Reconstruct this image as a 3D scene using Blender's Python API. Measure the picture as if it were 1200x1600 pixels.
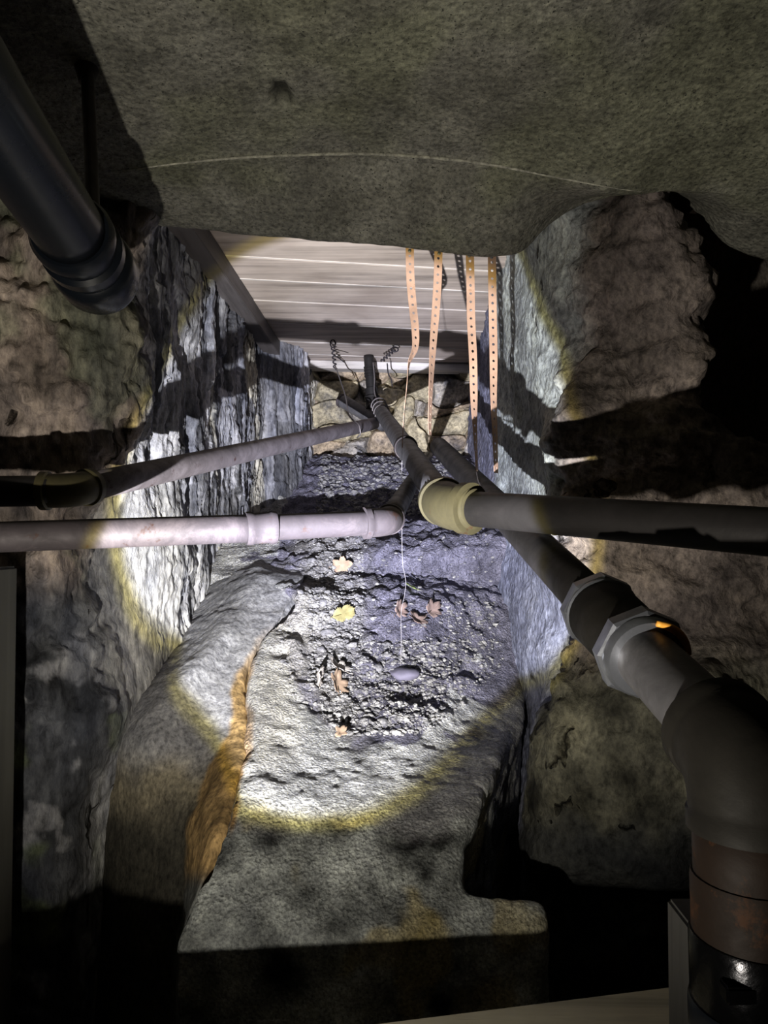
import bpy, bmesh, math, random
import numpy as np
from mathutils import Vector, Matrix, noise
from mathutils.bvhtree import BVHTree

random.seed(7)
for o in list(bpy.data.objects): bpy.data.objects.remove(o)
S = bpy.context.scene
COL = S.collection

# ------------------------------------------------------------------ camera
CAMZ = 1.20
F = 1150.0
PITCH = math.radians(1.69)
cam = bpy.data.cameras.new('camera'); camo = bpy.data.objects.new('camera', cam)
cam.sensor_fit = 'VERTICAL'; cam.sensor_height = 36.0; cam.lens = 36.0 * F / 1600.0
cam.clip_start = 0.02
camo.location = (0, 0, CAMZ); camo.rotation_euler = (math.pi/2 + PITCH, 0, 0)
COL.objects.link(camo); S.camera = camo

# ------------------------------------------------------------------ world, exposure
w = bpy.data.worlds.new('world'); S.world = w; w.use_nodes = True
w.node_tree.nodes['Background'].inputs[0].default_value = (0.9, 0.62, 0.45, 1)
w.node_tree.nodes['Background'].inputs[1].default_value = 0.004
S.view_settings.view_transform = 'Standard'; S.view_settings.look = 'None'
S.view_settings.gamma = 1.0; S.view_settings.use_curve_mapping = False
S.view_settings.exposure = 0.0

# ------------------------------------------------------------------ the hand torch below the camera: hot spot, yellow rim, wide spill
LPOS = Vector((-0.20, 0.12, CAMZ - 0.44))
LDIR = Vector((0.095, 1.0, 0.300)).normalized()
def torch(name, power, color, half, blend, radius=0.007, d=LDIR):
    l = bpy.data.lights.new(name, 'SPOT'); l.energy = power; l.color = color
    l.spot_size = math.radians(half*2); l.spot_blend = blend; l.shadow_soft_size = radius
    o = bpy.data.objects.new(name, l); o.location = LPOS
    o.rotation_euler = d.to_track_quat('-Z', 'Y').to_euler(); COL.objects.link(o)
torch('torch_beam', 344, (0.76, 0.80, 1.0), 18.9, 0.10)
torch('torch_hot_centre', 416, (0.72, 0.76, 1.0), 15.0, 1.0)
torch('torch_rim', 100, (1.0, 0.84, 0.14), 19.8, 0.10)
torch('torch_spill', 46, (1.0, 0.93, 0.80), 53, 0.8, 0.010, Vector((0.06, 1.0, 0.62)).normalized())

# ------------------------------------------------------------------ helpers
CA, SA = math.cos(PITCH), math.sin(PITCH)
def P(px, py, d):
    x = (px-600)/F; z = (800-py)/F
    vy = CA - z*SA; vz = SA + z*CA
    k = d/vy
    return Vector((x*k, d, CAMZ + vz*k))
def W(x, y, z): return Vector((x, y, CAMZ+z))     # place given relative to eye height

def link(name, me, mat=None, parent=None):
    o = bpy.data.objects.new(name, me); COL.objects.link(o)
    if mat: me.materials.append(mat)
    if parent: o.parent = parent; o.matrix_parent_inverse = parent.matrix_world.inverted()
    return o
def empty(name, loc, label, cat, group=None):
    o = bpy.data.objects.new(name, None); o.location = loc; o.empty_display_size = 0.05
    COL.objects.link(o); bpy.context.view_layer.update()
    o['label'] = label; o['category'] = cat
    if group: o['group'] = group
    return o
def tag(o, label, cat, group=None, kind=None):
    if label: o['label'] = label
    if cat: o['category'] = cat
    if group: o['group'] = group
    if kind: o['kind'] = kind
    return o
def struct(o): o['kind'] = 'structure'; return o

def mesh_from(verts, faces, name='mesh', smooth=True):
    me = bpy.data.meshes.new(name); me.from_pydata([tuple(v) for v in verts], [], faces); me.update()
    if smooth: me.polygons.foreach_set('use_smooth', [True]*len(me.polygons))
    return me

def catmull(pts, n):
    """pts: (m,k) array -> n samples through the points, spaced evenly by chord"""
    pts = np.asarray(pts, float); m = len(pts)
    seg = np.linalg.norm(np.diff(pts[:, :3], axis=0), axis=1)+1e-6
    t = np.concatenate([[0], np.cumsum(seg)]); s = np.linspace(0, t[-1], n)
    i = np.clip(np.searchsorted(t, s, side='right')-1, 0, m-2)
    u = (s-t[i])/(t[i+1]-t[i])
    h = t[i+1]-t[i]
    tan = np.zeros_like(pts)
    for k in range(m):
        a, b = max(k-1, 0), min(k+1, m-1)
        tan[k] = (pts[b]-pts[a])/(t[b]-t[a])
    u = u[:, None]; h = h[:, None]
    return ((2*u**3-3*u**2+1)*pts[i] + (u**3-2*u**2+u)*h*tan[i] + (-2*u**3+3*u**2)*pts[i+1] + (u**3-u**2)*h*tan[i+1])

def surface(name, rows, nu, nv, disp, mat, flip=False, colfn=None):
    """rows: list of rows of Vectors, all the same length"""
    A = np.array([[list(p) for p in r] for r in rows])           # r, c, 3
    B = np.stack([catmull(A[r], nu) for r in range(A.shape[0])])  # r, nu, 3
    G = np.stack([catmull(B[:, c], nv) for c in range(nu)], axis=1)  # nv, nu, 3
    du = np.gradient(G, axis=1); dv = np.gradient(G, axis=0)
    N = np.cross(du, dv); N /= (np.linalg.norm(N, axis=2, keepdims=True)+1e-9)
    if flip: N = -N
    V = []; C = []
    for j in range(nv):
        for i in range(nu):
            p = Vector(G[j, i]); n = Vector(N[j, i])
            V.append(p + n*disp(p, n))
            if colfn: C.append(colfn(p))
    faces = []
    for j in range(nv-1):
        for i in range(nu-1):
            a = j*nu+i
            faces.append((a, a+1, a+nu+1, a+nu) if not flip else (a, a+nu, a+nu+1, a+1))
    me = mesh_from(V, faces, name)
    if colfn:
        ca = me.color_attributes.new('tint', 'FLOAT_COLOR', 'POINT')
        ca.data.foreach_set('color', [x for c in C for x in (c[0], c[1], c[2], 1.0)])
    return link(name, me, mat)

def fbm(p, sc, octv=4, H=1.0): return noise.fractal(p*sc, H, 2.0, octv, noise_basis='PERLIN_ORIGINAL')
def ridge(p, sc, octv=3):
    v = 0; a = 1; t = 0
    for k in range(octv):
        v += a*(1-abs(noise.noise(p*sc*(2**k)+Vector((k*7.1, 3, 1))))*2); t += a; a *= .5
    return v/t
def sm(a, b, x):
    if a == b: return float(x > a)
    t = min(1, max(0, (x-a)/(b-a))); return t*t*(3-2*t)
def cells(p, sc, seed=0.0):
    d, q = noise.voronoi(p*sc+Vector((seed, seed*.7, 0)))
    return d[0], d[1], q[0]

# pixel of a point (only used to lay control points and stains where the wall carries them)
def uv(p):
    x, y, z = p[0], p[1], p[2]-CAMZ
    dep = y*CA + z*SA; up = -y*SA + z*CA
    return 600+F*x/dep, 800-F*up/dep

# ------------------------------------------------------------------ materials
def newmat(name):
    m = bpy.data.materials.new(name); m.use_nodes = True
    nt = m.node_tree; b = nt.nodes['Principled BSDF']
    return m, nt, b
def coords(nt, scale=(1, 1, 1)):
    tc = nt.nodes.new('ShaderNodeTexCoord'); mp = nt.nodes.new('ShaderNodeMapping')
    mp.inputs['Scale'].default_value = scale
    nt.links.new(tc.outputs['Object'], mp.inputs[0]); return mp.outputs[0]
def nz(nt, vec, scale, detail=8, rough=0.6, dist=0.0):
    n = nt.nodes.new('ShaderNodeTexNoise'); n.inputs['Scale'].default_value = scale
    n.inputs['Detail'].default_value = detail; n.inputs['Roughness'].default_value = rough
    n.inputs['Distortion'].default_value = dist
    nt.links.new(vec, n.inputs['Vector']); return n.outputs[0]
def ramp(nt, fac, stops, const=False):
    r = nt.nodes.new('ShaderNodeValToRGB'); e = r.color_ramp.elements
    if const: r.color_ramp.interpolation = 'CONSTANT'
    e[0].position, e[0].color = stops[0][0], (*stops[0][1], 1)
    e[1].position, e[1].color = stops[-1][0], (*stops[-1][1], 1)
    for p, c in stops[1:-1]:
        k = e.new(p); k.color = (*c, 1)
    nt.links.new(fac, r.inputs[0]); return r.outputs[0]
def mix(nt, a, b, fac, mode='MIX'):
    m = nt.nodes.new('ShaderNodeMix'); m.data_type = 'RGBA'; m.blend_type = mode
    if isinstance(fac, float): m.inputs[0].default_value = fac
    else: nt.links.new(fac, m.inputs[0])
    for s, v in ((6, a), (7, b)):
        if isinstance(v, tuple): m.inputs[s].default_value = (*v, 1)
        else: nt.links.new(v, m.inputs[s])
    return m.outputs[2]
def math_(nt, op, a, b):
    m = nt.nodes.new('ShaderNodeMath'); m.operation = op
    for s, v in ((0, a), (1, b)):
        if isinstance(v, (int, float)): m.inputs[s].default_value = v
        else: nt.links.new(v, m.inputs[s])
    return m.outputs[0]
def bump(nt, b, h, strength, dist):
    n = nt.nodes.new('ShaderNodeBump'); n.inputs['Strength'].default_value = strength
    n.inputs['Distance'].default_value = dist
    nt.links.new(h, n.inputs['Height']); nt.links.new(n.outputs[0], b.inputs['Normal'])

def rock_mat(name, cols, sc=6, stretch=(1, 1, 1), fine=90, bs=1.0, bd=0.010, rough=0.9, tint=False, spec=0.2, pits=True, speck=None, blot=.5, cracks=0):
    m, nt, b = newmat(name)
    v = coords(nt, stretch)
    big = nz(nt, v, sc, 9, 0.65, 0.3); fin = nz(nt, v, fine, 8, 0.7)
    n = len(cols)
    c = ramp(nt, big, [(0.3+0.4*i/(n-1), cols[i]) for i in range(n)])
    c = mix(nt, c, ramp(nt, fin, [(0.33, (0.3, 0.3, 0.3)), (0.5, (1, 1, 1)), (0.66, (1.6, 1.6, 1.55))]), 0.85, 'MULTIPLY')
    c = mix(nt, c, ramp(nt, nz(nt, v, fine*.22, 10, .75, .6), [(0.36, (.42, .42, .44)), (0.48, (.95, .95, .95)), (.66, (1.5, 1.48, 1.42))]), blot, 'MULTIPLY')
    ck = None
    if cracks:
        wv = nt.nodes.new('ShaderNodeVectorMath'); wv.operation = 'MULTIPLY_ADD'
        nn = nt.nodes.new('ShaderNodeTexNoise'); nn.inputs['Scale'].default_value = 9; nn.inputs['Detail'].default_value = 8
        nt.links.new(v, nn.inputs['Vector']); nt.links.new(nn.outputs['Color'], wv.inputs[0])
        wv.inputs[1].default_value = (.22, .22, .22); nt.links.new(v, wv.inputs[2])
        ve = nt.nodes.new('ShaderNodeTexVoronoi'); ve.feature = 'DISTANCE_TO_EDGE'; ve.inputs['Scale'].default_value = cracks
        nt.links.new(wv.outputs[0], ve.inputs['Vector'])
        gate = ramp(nt, nz(nt, v, 5, 4, .6), [(.46, (1, 1, 1)), (.60, (0, 0, 0))])
        ln = math_(nt, 'ADD', ve.outputs['Distance'], gate)
        ck = ramp(nt, ln, [(0.0, (.12, .11, .10)), (.022, (.55, .53, .5)), (.05, (1, 1, 1))])
        c = mix(nt, c, ck, 1.0, 'MULTIPLY')
    if tint:
        a = nt.nodes.new('ShaderNodeAttribute'); a.attribute_name = 'tint'
        c = mix(nt, c, a.outputs['Color'], 1.0, 'MULTIPLY')
    if speck:
        sp = nz(nt, v, speck[0], 3, 0.6)
        k = ramp(nt, sp, [(speck[1], (0, 0, 0)), (speck[1]+.04, (1, 1, 1))])
        c = mix(nt, c, speck[2], k)
    c = mix(nt, c, (.63, .63, .63), 1.0, 'MULTIPLY')
    nt.links.new(c, b.inputs['Base Color'])
    b.inputs['Roughness'].default_value = rough; b.inputs['Specular IOR Level'].default_value = spec
    mid = nz(nt, v, fine*0.3, 6, 0.65)
    h = math_(nt, 'ADD', math_(nt, 'MULTIPLY', fin, 0.45), mid)
    if pits:
        vo = nt.nodes.new('ShaderNodeTexVoronoi'); vo.inputs['Scale'].default_value = fine*0.9
        nt.links.new(v, vo.inputs['Vector'])
        h = math_(nt, 'ADD', h, math_(nt, 'MULTIPLY', vo.outputs['Distance'], 0.35))
    if ck: h = math_(nt, 'ADD', h, math_(nt, 'MULTIPLY', ck, 1.6))
    bump(nt, b, h, bs, bd)
    return m

def metal_mat(name, base, rough=0.45, metallic=0.6, rust=None, rust_at=0.62, dust=None, sc=18, bd=0.001, sp=0.35):
    m, nt, b = newmat(name)
    v = coords(nt); n1 = nz(nt, v, sc, 8, 0.65, 0.4); n2 = nz(nt, v, 130, 5, 0.6)
    c = ramp(nt, n1, [(0.3, tuple(x*0.6 for x in base)), (0.55, base), (0.75, tuple(min(1, x*1.35) for x in base))])
    if dust: c = mix(nt, c, dust, ramp(nt, nz(nt, v, 9, 10, .75, 1.0), [(0.48, (0, 0, 0)), (0.66, (.8, .8, .8))]))
    if rust: c = mix(nt, c, rust, ramp(nt, nz(nt, v, 26, 8, .7), [(rust_at, (0, 0, 0)), (rust_at+.08, (1, 1, 1))]))
    c = mix(nt, c, (.64, .64, .64), 1.0, 'MULTIPLY')
    nt.links.new(c, b.inputs['Base Color'])
    b.inputs['Metallic'].default_value = metallic; b.inputs['Specular IOR Level'].default_value = sp
    r = ramp(nt, n1, [(0.3, (rough+.15,)*3), (0.7, (max(.1, rough-.1),)*3)])
    nt.links.new(r, b.inputs['Roughness'])
    bump(nt, b, math_(nt, 'ADD', n1, math_(nt, 'MULTIPLY', n2, .4)), 0.5, bd)
    return m

M = {}
M['slate'] = rock_mat('slate', [(.13, .13, .15), (.27, .28, .32), (.46, .46, .48), (.62, .61, .60), (.32, .31, .31)], 7, (1, 1, 0.35), 60, 1, .012, tint=True, cracks=5)
M['plaster'] = rock_mat('rough_plaster', [(.20, .20, .23), (.44, .45, .47), (.58, .58, .56)], 5, (1, 1, .7), 80, 1, .010, tint=True, cracks=6)
M['rubble'] = rock_mat('back_rubble', [(.16, .16, .18), (.38, .35, .30), (.52, .47, .38), (.33, .33, .37)], 7, (1, 1, 1), 70, .8, .010, tint=True)
M['ground'] = rock_mat('ground', [(.50, .50, .53), (.85, .85, .87), (1.1, 1.1, 1.1)], 12, (1, 1, 1), 190, 1, .012, tint=True)
M['bench'] = rock_mat('smooth_mortar', [(.6, .6, .62), (.85, .85, .86), (1, 1, 1)], 5, (1, 1, .6), 120, .6, .006, tint=True, pits=False)
M['concrete'] = rock_mat('slab_concrete', [(.19, .185, .155), (.26, .255, .22), (.35, .345, .30)], 6, (1, 1, 1), 110, 1, .008, tint=True, blot=.35, speck=(190, .62, (.06, .06, .05)))
M['ridge'] = rock_mat('pale_concrete_ridge', [(.34, .34, .27), (.44, .43, .36), (.55, .54, .46)], 8, (1, 1, 1), 90, .8, .004)
M['dirt'] = rock_mat('dark_earth', [(.02, .017, .015), (.04, .035, .03)], 6, (1, 1, 1), 60, .8, .01)
M['stone'] = rock_mat('loose_stone', [(.12, .12, .14), (.35, .34, .36), (.62, .60, .56)], 14, (1, 1, 1), 150, .6, .003)
M['gravel'] = rock_mat('gravel', [(.10, .10, .12), (.34, .33, .34), (.66, .65, .64)], 45, (1, 1, 1), 200, .5, .002, pits=False)
M['plastic'] = metal_mat('black_plastic', (.007, .009, .013), .28, 0.0, sc=5, bd=.0004, sp=.25)
M['iron_dark'] = metal_mat('dark_iron_pipe', (.034, .031, .031), .48, .2, (.05, .025, .014), .66, sp=.25)
M['iron_dusty'] = metal_mat('dusty_iron_pipe', (.095, .080, .088), .65, .1, (.08, .04, .03), .60, (.20, .165, .175))
M['iron_lit'] = metal_mat('lit_dusty_pipe', (.24, .21, .23), .6, .1, (.10, .06, .06), .60, (.42, .38, .42))  # dusty iron, paled further to carry the torch light on its underside
M['iron_grey'] = metal_mat('grey_steel_pipe', (.17, .165, .175), .5, .25, (.08, .05, .035), .70, (.30, .29, .30))  # base colour raised for the bright beam along the long pipe
M['iron_brown'] = metal_mat('brown_drop_pipe', (.020, .012, .008), .6, .0, (.06, .025, .010), .55, sp=.15)
M['fitting'] = metal_mat('cast_fitting', (.11, .095, .048), .5, .25, (.09, .04, .02), .64)  # olive darkened to stand in for shade over the right-hand elbow
M['fitting_shaded'] = metal_mat('shaded_cast_fitting', (.020, .018, .015), .6, .0, (.06, .03, .015), .68, sp=.12)  # shade over the drop elbow is put into this base colour
M['galv'] = metal_mat('galvanised_nut', (.40, .42, .48), .38, .8, (.45, .20, .04), .70)
M['strap'] = metal_mat('copper_coated_strap', (.78, .50, .36), .45, .25, (.50, .27, .15), .62, sc=12, bd=.0003)
M['wire'] = metal_mat('tie_wire', (.30, .27, .27), .5, .5)
M['wire_dark'] = metal_mat('dark_tie_wire', (.07, .06, .07), .6, .4)
M['band'] = metal_mat('pipe_band', (.06, .05, .05), .5, .6)
M['shiny'] = metal_mat('shiny_clamp', (.03, .03, .033), .18, .9, sc=40)
def plain(name, c, rough=.8, sc=30):
    m, nt, b = newmat(name); v = coords(nt)
    n = nz(nt, v, sc, 6, .6)
    nt.links.new(ramp(nt, n, [(.3, tuple(x*.6 for x in c)), (.7, tuple(min(1, x*1.25) for x in c))]), b.inputs['Base Color'])
    b.inputs['Roughness'].default_value = rough; bump(nt, b, n, .4, .001); return m
M['leaf_tan'] = plain('tan_leaf', (.34, .24, .17)); M['leaf_brown'] = plain('brown_leaf', (.24, .17, .15))
M['leaf_yellow'] = plain('yellow_leaf', (.33, .29, .13)); M['leaf_green'] = plain('green_leaf', (.36, .44, .16))
M['leaf_pale'] = plain('pale_leaf', (.46, .42, .39)); M['thread'] = plain('thread', (.40, .37, .38))
M['sealant'] = plain('orange_sealant', (.85, .36, .05), .5)
M['twine'] = plain('twine', (.42, .36, .34))
M['dark_stone'] = plain('dark_stone', (.13, .12, .17), .8, 12)
def wood_mat(name, c, axis, sc=1.0):
    m, nt, b = newmat(name)
    st = [26, 26, 26]; st[axis] = 1.6
    v = coords(nt, tuple(st)); n = nz(nt, v, 1.2*sc, 8, .65, .4)
    big = nz(nt, coords(nt), 3, 4, .6)
    col = ramp(nt, n, [(.28, tuple(x*.45 for x in c)), (.5, c), (.72, tuple(min(1, x*1.3) for x in c))])
    col = mix(nt, col, ramp(nt, big, [(.35, (.65, .62, .6)), (.6, (1, 1, 1))]), .8, 'MULTIPLY')
    nt.links.new(col, b.inputs['Base Color']); b.inputs['Roughness'].default_value = .7
    bump(nt, b, n, .5, .002); return m
M['plank'] = wood_mat('ceiling_plank', (.50, .43, .39), 0)
M['plank_edge'] = wood_mat('pale_split_edge', (.60, .57, .55), 0)
M['trim'] = wood_mat('dark_trim_board', (.10, .09, .095), 1)
M['board'] = wood_mat('grey_board', (.62, .58, .42), 0)
M['post'] = wood_mat('old_post', (.06, .06, .05), 2)
M['block'] = wood_mat('grey_block', (.05, .048, .044), 2)
M['upright'] = wood_mat('dark_upright', (.035, .03, .025), 2)

# ------------------------------------------------------------------ concrete slab overhead with its dropped edge
PIT = P(440, 133, 1.13); PITS = -1
def slab_disp(p, n):
    q = math.hypot(p[0]-PIT.x, (p[1]-PIT.y)*.7)+.006*noise.noise(p*60)
    return .018*sm(.022, .010, q)*PITS + 0.005*fbm(p, 6, 4) + 0.0014*fbm(p, 40, 3)
def slab_tint(p):
    a = 0.92+0.28*fbm(p+Vector((3, 1, 0)), 4.5, 5)+.2*fbm(p, 18, 4)
    a = max(.45, min(1.5, a))
    g = sm(.0, .4, fbm(p+Vector((9, 1, 5)), 3, 3))*.12
    px, py = uv(p) if p[1] > .3 else (0, -999)
    a *= 1-.85*sm(.024, .010, math.hypot(p[0]-PIT.x, (p[1]-PIT.y)*.7)+.008*noise.noise(p*60))
    return (a, a*(1+g*.3), a*(1-g))
xs = [-1000, -400, 0, 200, 380, 560, 760, 880, 960, 1060, 1180, 1350, 1900]
def crs(vals): return vals
rows = []
rows.append([W(-1.7+3.6*i/12, -0.55, .74) for i in range(13)])
rows.append([W(-1.7+3.4*i/12, 0.30, .72) for i in range(13)])
rows.append([W((x-600)/F*.95, .93, .69) for x in xs])
cy_ = [275, 272, 270, 265, 246, 240, 255, 278, 292, 290, 300, 330, 380]
lipd = [.0, .0, .002, .005, .006, .006, .005, .005, .004, .001, .0, .0, .0]
rows.append([P(x, y-8, 1.285) for x, y in zip(xs, cy_)])
rows.append([P(x, y, 1.300)-Vector((0, .3*l, l)) for x, y, l in zip(xs, cy_, lipd)])
rows.append([P(x, y+10, 1.315) for x, y in zip(xs, cy_)])
xe = [-900, -350, 0, 240, 400, 580, 800, 862, 935, 1050, 1150, 1300, 1800]
ye = [340, 345, 348, 352, 368, 382, 398, 348, 312, 306, 388, 420, 460]
rows.append([P(x, y-6, 1.475) for x, y in zip(xe, ye)])
rows.append([P(x, y, 1.50) for x, y in zip(xe, ye)])
rows.append([P(x, y-12, 1.525) for x, y in zip(xe, ye)])
rows.append([Vector((P(x, y, 1.56).x, 1.56, CAMZ+.86)) for x, y in zip(xe, ye)])
slab = struct(surface('ceiling', rows, 360, 260, slab_disp, M['concrete'], flip=True, colfn=slab_tint))
slab['label'] = 'dim grey-olive concrete slab overhead with a curved crease and dropped edge'

slab_bvh = BVHTree.FromPolygons([v.co.copy() for v in slab.data.vertices], [tuple(q.vertices) for q in slab.data.polygons])
RIDGE = []
for x, y in catmull([(x, y, 0) for x, y in ((176, 268), (210, 264), (290, 254), (380, 246), (470, 242), (560, 240), (660, 245), (760, 256), (880, 279), (960, 294), (1005, 300))], 170)[:, :2]:
    dv = (P(x, y, 1)-camo.location).normalized(); h = slab_bvh.ray_cast(camo.location, dv)
    if h[0]: RIDGE.append(h[0])
NR = len(RIDGE)


def blob(name, loc, r, mat, squash=(1, 1, 1), amp=.25, seed=0, sub=3, parent=None, rot=None):
    bm = bmesh.new(); bmesh.ops.create_icosphere(bm, subdivisions=sub, radius=1)
    for v in bm.verts:
        n = v.co.copy()
        v.co *= 1+amp*noise.noise(n*1.3+Vector((seed*3.1, seed, 0)))*1.6+amp*.5*noise.noise(n*3.1+Vector((0, seed*2.3, 1)))
        v.co = Vector((v.co.x*squash[0], v.co.y*squash[1], v.co.z*squash[2]))*r
    if rot: bm.transform(rot.to_matrix().to_4x4())
    me = bpy.data.meshes.new(name); bm.to_mesh(me); bm.free()
    me.polygons.foreach_set('use_smooth', [True]*len(me.polygons))
    o = link(name, me, mat); o.location = loc
    if parent: o.parent = parent; o.matrix_parent_inverse = parent.matrix_world.inverted()
    return o

# ------------------------------------------------------------------ left wall: rubble face, then slaty passage side
def hash1(a, b=0.0, c=0.0): return noise.cell(Vector((a*1.37+.5, b*2.11+.3, c*3.3+.7)))
def strata(y, z):
    # upright slabs of slate with broken, stepped ends
    out = 0
    for sc, zs, amp, sd in ((6.0, 1.6, .010, 1), (17.0, 3.0, .008, 5), (48.0, 6.0, .004, 9)):
        w1 = noise.noise(Vector((y*sc*.25, z*zs*.5, sd)))*1.1 + noise.noise(Vector((y*sc, z*zs*1.6, sd+3)))*.25
        u = y*sc + w1; i = math.floor(u); f = u-i
        j = math.floor(z*zs + hash1(i, sd)*4 + .35*noise.noise(Vector((y*sc*1.5, z*9, sd))))
        h = hash1(i, j, sd)
        out += amp*(h + .55*(f-.5)*(hash1(i, 3, sd)-.3)*2)
        e = min(f, 1-f)
        out -= amp*.7*(1-sm(0, .12, e))
    return out-.02
def wl_disp(p, n):
    y = p[1]; side = sm(1.42, 1.62, y)      # 1 inside the passage
    d_str = strata(p[1], p[2])*(1-.85*sm(2.1, 1.7, y + .25*fbm(p, 6, 3))*sm(CAMZ+.2, CAMZ-.05, p[2]))
    d_str = d_str*sm(1.35, 1.9, y+.35*sm(CAMZ-.1, CAMZ+.3, p[2])) + .010*fbm(p, 9, 4) + .004*fbm(p, 50, 3)
    d_rub = 0.060*fbm(p, 3.5, 5, .9) - 0.030*max(0, ridge(p+Vector((0, 0, .1*fbm(p, 5, 2))), 5, 4))**2 + .012*fbm(p, 26, 4) + .004*fbm(p, 60, 3)
    smooth_low = sm(CAMZ-.25, CAMZ-.45, p[2])
    d_rub *= 1-.55*smooth_low
    return d_str*side + d_rub*(1-side)
def wl_tint(p):
    px, py = uv(p); y = p[1]
    side = sm(1.40, 1.55, y)
    n = fbm(p, 5, 4)
    slate = Vector((.92, .93, 1.02))*(1+.6*n)*(.75+.5*hash1(math.floor(y*17), math.floor(p[2]*3), 2))
    d0, d1, q0 = cells(Vector((0, p[1]*1.0, p[2]*.55)), 4.2, 2)
    k = noise.noise(q0*9)
    if k > .12 and y > 2.2: slate = Vector((1.35, 1.30, 1.15))*(1+.3*n)
    front_plaster = Vector((1.5, 1.5, 1.5))*(1+.3*n)
    f = sm(2.1, 1.7, y + .25*fbm(p, 6, 3))*sm(CAMZ+.2, CAMZ-.05, p[2])
    slate = slate.lerp(front_plaster, f)
    brown = Vector((.66, .55, .48))*(1+.9*fbm(p, 7, 4))
    brown = brown.lerp(Vector((.55, .60, .40)), .6*sm(.15, .4, fbm(p+Vector((7, 1, 3)), 5, 4)))
    low = Vector((.20, .21, .235))*(1+1.2*fbm(p, 8, 5)) + Vector((.5, .5, .52))*sm(.22, .5, fbm(p+Vector((1, 5, 2)), 13, 6))  # mottled stone, darkened in colour for the weak light low down
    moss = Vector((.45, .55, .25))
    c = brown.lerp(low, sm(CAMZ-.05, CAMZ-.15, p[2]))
    if p[2] < CAMZ-.35: c = c.lerp(moss, .7*sm(.1, .35, fbm(p+Vector((4, 4, 4)), 5, 4)))
    c = c.lerp(slate, side)
    return [max(.05, v) for v in c]
zrow = [.92, .62, .45, .27, .19, .09, -.03, -.19, -.34, -.50, -.66, -1.1]
xcor = [-.46, -.45, -.455, -.475, -.53, -.55, -.585, -.585, -.54, -.56, -.58, -.60]
rows = []
for z, xc in zip(zrow, xcor):
    bul = .06*math.sin(max(0, min(1, (z-.05)/.5))*math.pi)     # belly of the upper rubble
    rows.append([W(-1.3, 1.2, z), W(-1.1, 1.22-bul, z), W(-.9, 1.28-bul, z), W(xc-.14, 1.34-bul, z), W(xc-.04, 1.37-bul*.5, z), W(xc, 1.42, z),
                 W(xc*.7-.490*.3, 1.52, z), W(-.505, 1.72, z), W(-.495, 2.1, z), W(-.475, 2.6, z), W(-.465, 2.95, z), W(-.36, 3.1, z), W(-.32, 3.35, z), W(-.33, 3.9, z)])
wl = struct(surface('wall_left', rows, 700, 360, wl_disp, M['slate'], flip=True, colfn=wl_tint))

# ------------------------------------------------------------------ right wall: plastered passage side and rubble pier
def wr_disp(p, n):
    y = p[1]; side = sm(1.50, 1.66, y)
    d_pl = 0.014*fbm(p, 7, 5) + .004*fbm(p, 40, 3)
    d_rub = 0.070*fbm(p+Vector((5, 2, 1)), 3.2, 5, .9) - 0.030*max(0, ridge(Vector((p[0]*.6+p[2]*.5, p[1], p[2]*1.3-p[0]*.5)), 5, 4))**2 + .012*fbm(p, 24, 4)+.005*fbm(p, 55, 3)
    low = sm(CAMZ-.30, CAMZ-.40, p[2])
    d_rub = d_rub*(1-.5*low)
    return d_pl*side + d_rub*(1-side)
def wr_tint(p):
    y = p[1]; side = sm(1.47, 1.56, y)
    n = fbm(p, 6, 4)
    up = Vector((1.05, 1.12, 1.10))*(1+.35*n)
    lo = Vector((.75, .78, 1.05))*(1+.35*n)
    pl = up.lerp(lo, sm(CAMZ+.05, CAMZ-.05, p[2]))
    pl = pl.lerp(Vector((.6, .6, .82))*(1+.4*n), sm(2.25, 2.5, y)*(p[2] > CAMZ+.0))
    br = Vector((.62, .51, .45))*(1+.8*fbm(p+Vector((2, 0, 8)), 6, 4))  # brown rubble, toned down to take in shading from the slab
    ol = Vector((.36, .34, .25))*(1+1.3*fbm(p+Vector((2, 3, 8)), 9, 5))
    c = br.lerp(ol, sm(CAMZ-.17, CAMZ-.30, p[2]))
    c = c.lerp(Vector((.12, .125, .13)), sm(CAMZ-.44, CAMZ-.54, p[2]+.08*n)*.85)  # pier foot: lack of torch light painted as a darker tone
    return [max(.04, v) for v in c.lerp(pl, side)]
zr = [.92, .66, .57, .45, .30, .20, .12, .03, -.08, -.20, -.34, -.48, -.60, -.68, -1.1]
xc_ = [.40, .40, .385, .375, .372, .372, .37, .36, .355, .37, .31, .29, .27, .28, .30]
xe_ = [.60, .60, .64, .66, .64, .68, .80, 1.0, 1.2, 1.2, 1.2, 1.2, 1.2, 1.2, 1.2]
yb = [0, 0, 0, 0, 0, 0, 0, .02, .04, .05, .10, .10, .08, .04, 0]
rows = []
for z, xc, xe2, bb in zip(zr, xc_, xe_, yb):
    xb = .36 if z > 0 else .345
    rows.append([W(.42, 3.9, z), W(.405, 3.3, z), W(.385, 2.8, z), W(xb, 2.35, z), W(.355, 1.95, z), W(.36, 1.68, z), W(xc, 1.54, z), W(xc+.03, 1.46-bb, z),
                 W(xc+.5*(xe2-xc), 1.40-bb, z), W(xe2-.05, 1.40-bb*.5, z), W(xe2, 1.45, z), W(xe2+.06, 1.65, z), W(xe2+.10, 2.4, z), W(xe2+.4, 3.2, z)])
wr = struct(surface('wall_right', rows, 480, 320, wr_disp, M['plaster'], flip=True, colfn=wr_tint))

# recessed wall beyond the pier on the far right
rows = [[W(.6, 2.3, z), W(1.2, 2.25, z), W(1.9, 2.1, z), W(2.4, 1.5, z)] for z in (1.0, .6, .2, -.3)]
struct(surface('wall_recess', rows, 120, 80, lambda p, n: .03*fbm(p, 4, 4), M['plaster'], flip=False, colfn=lambda p: (.7, .6, .5)))

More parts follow.
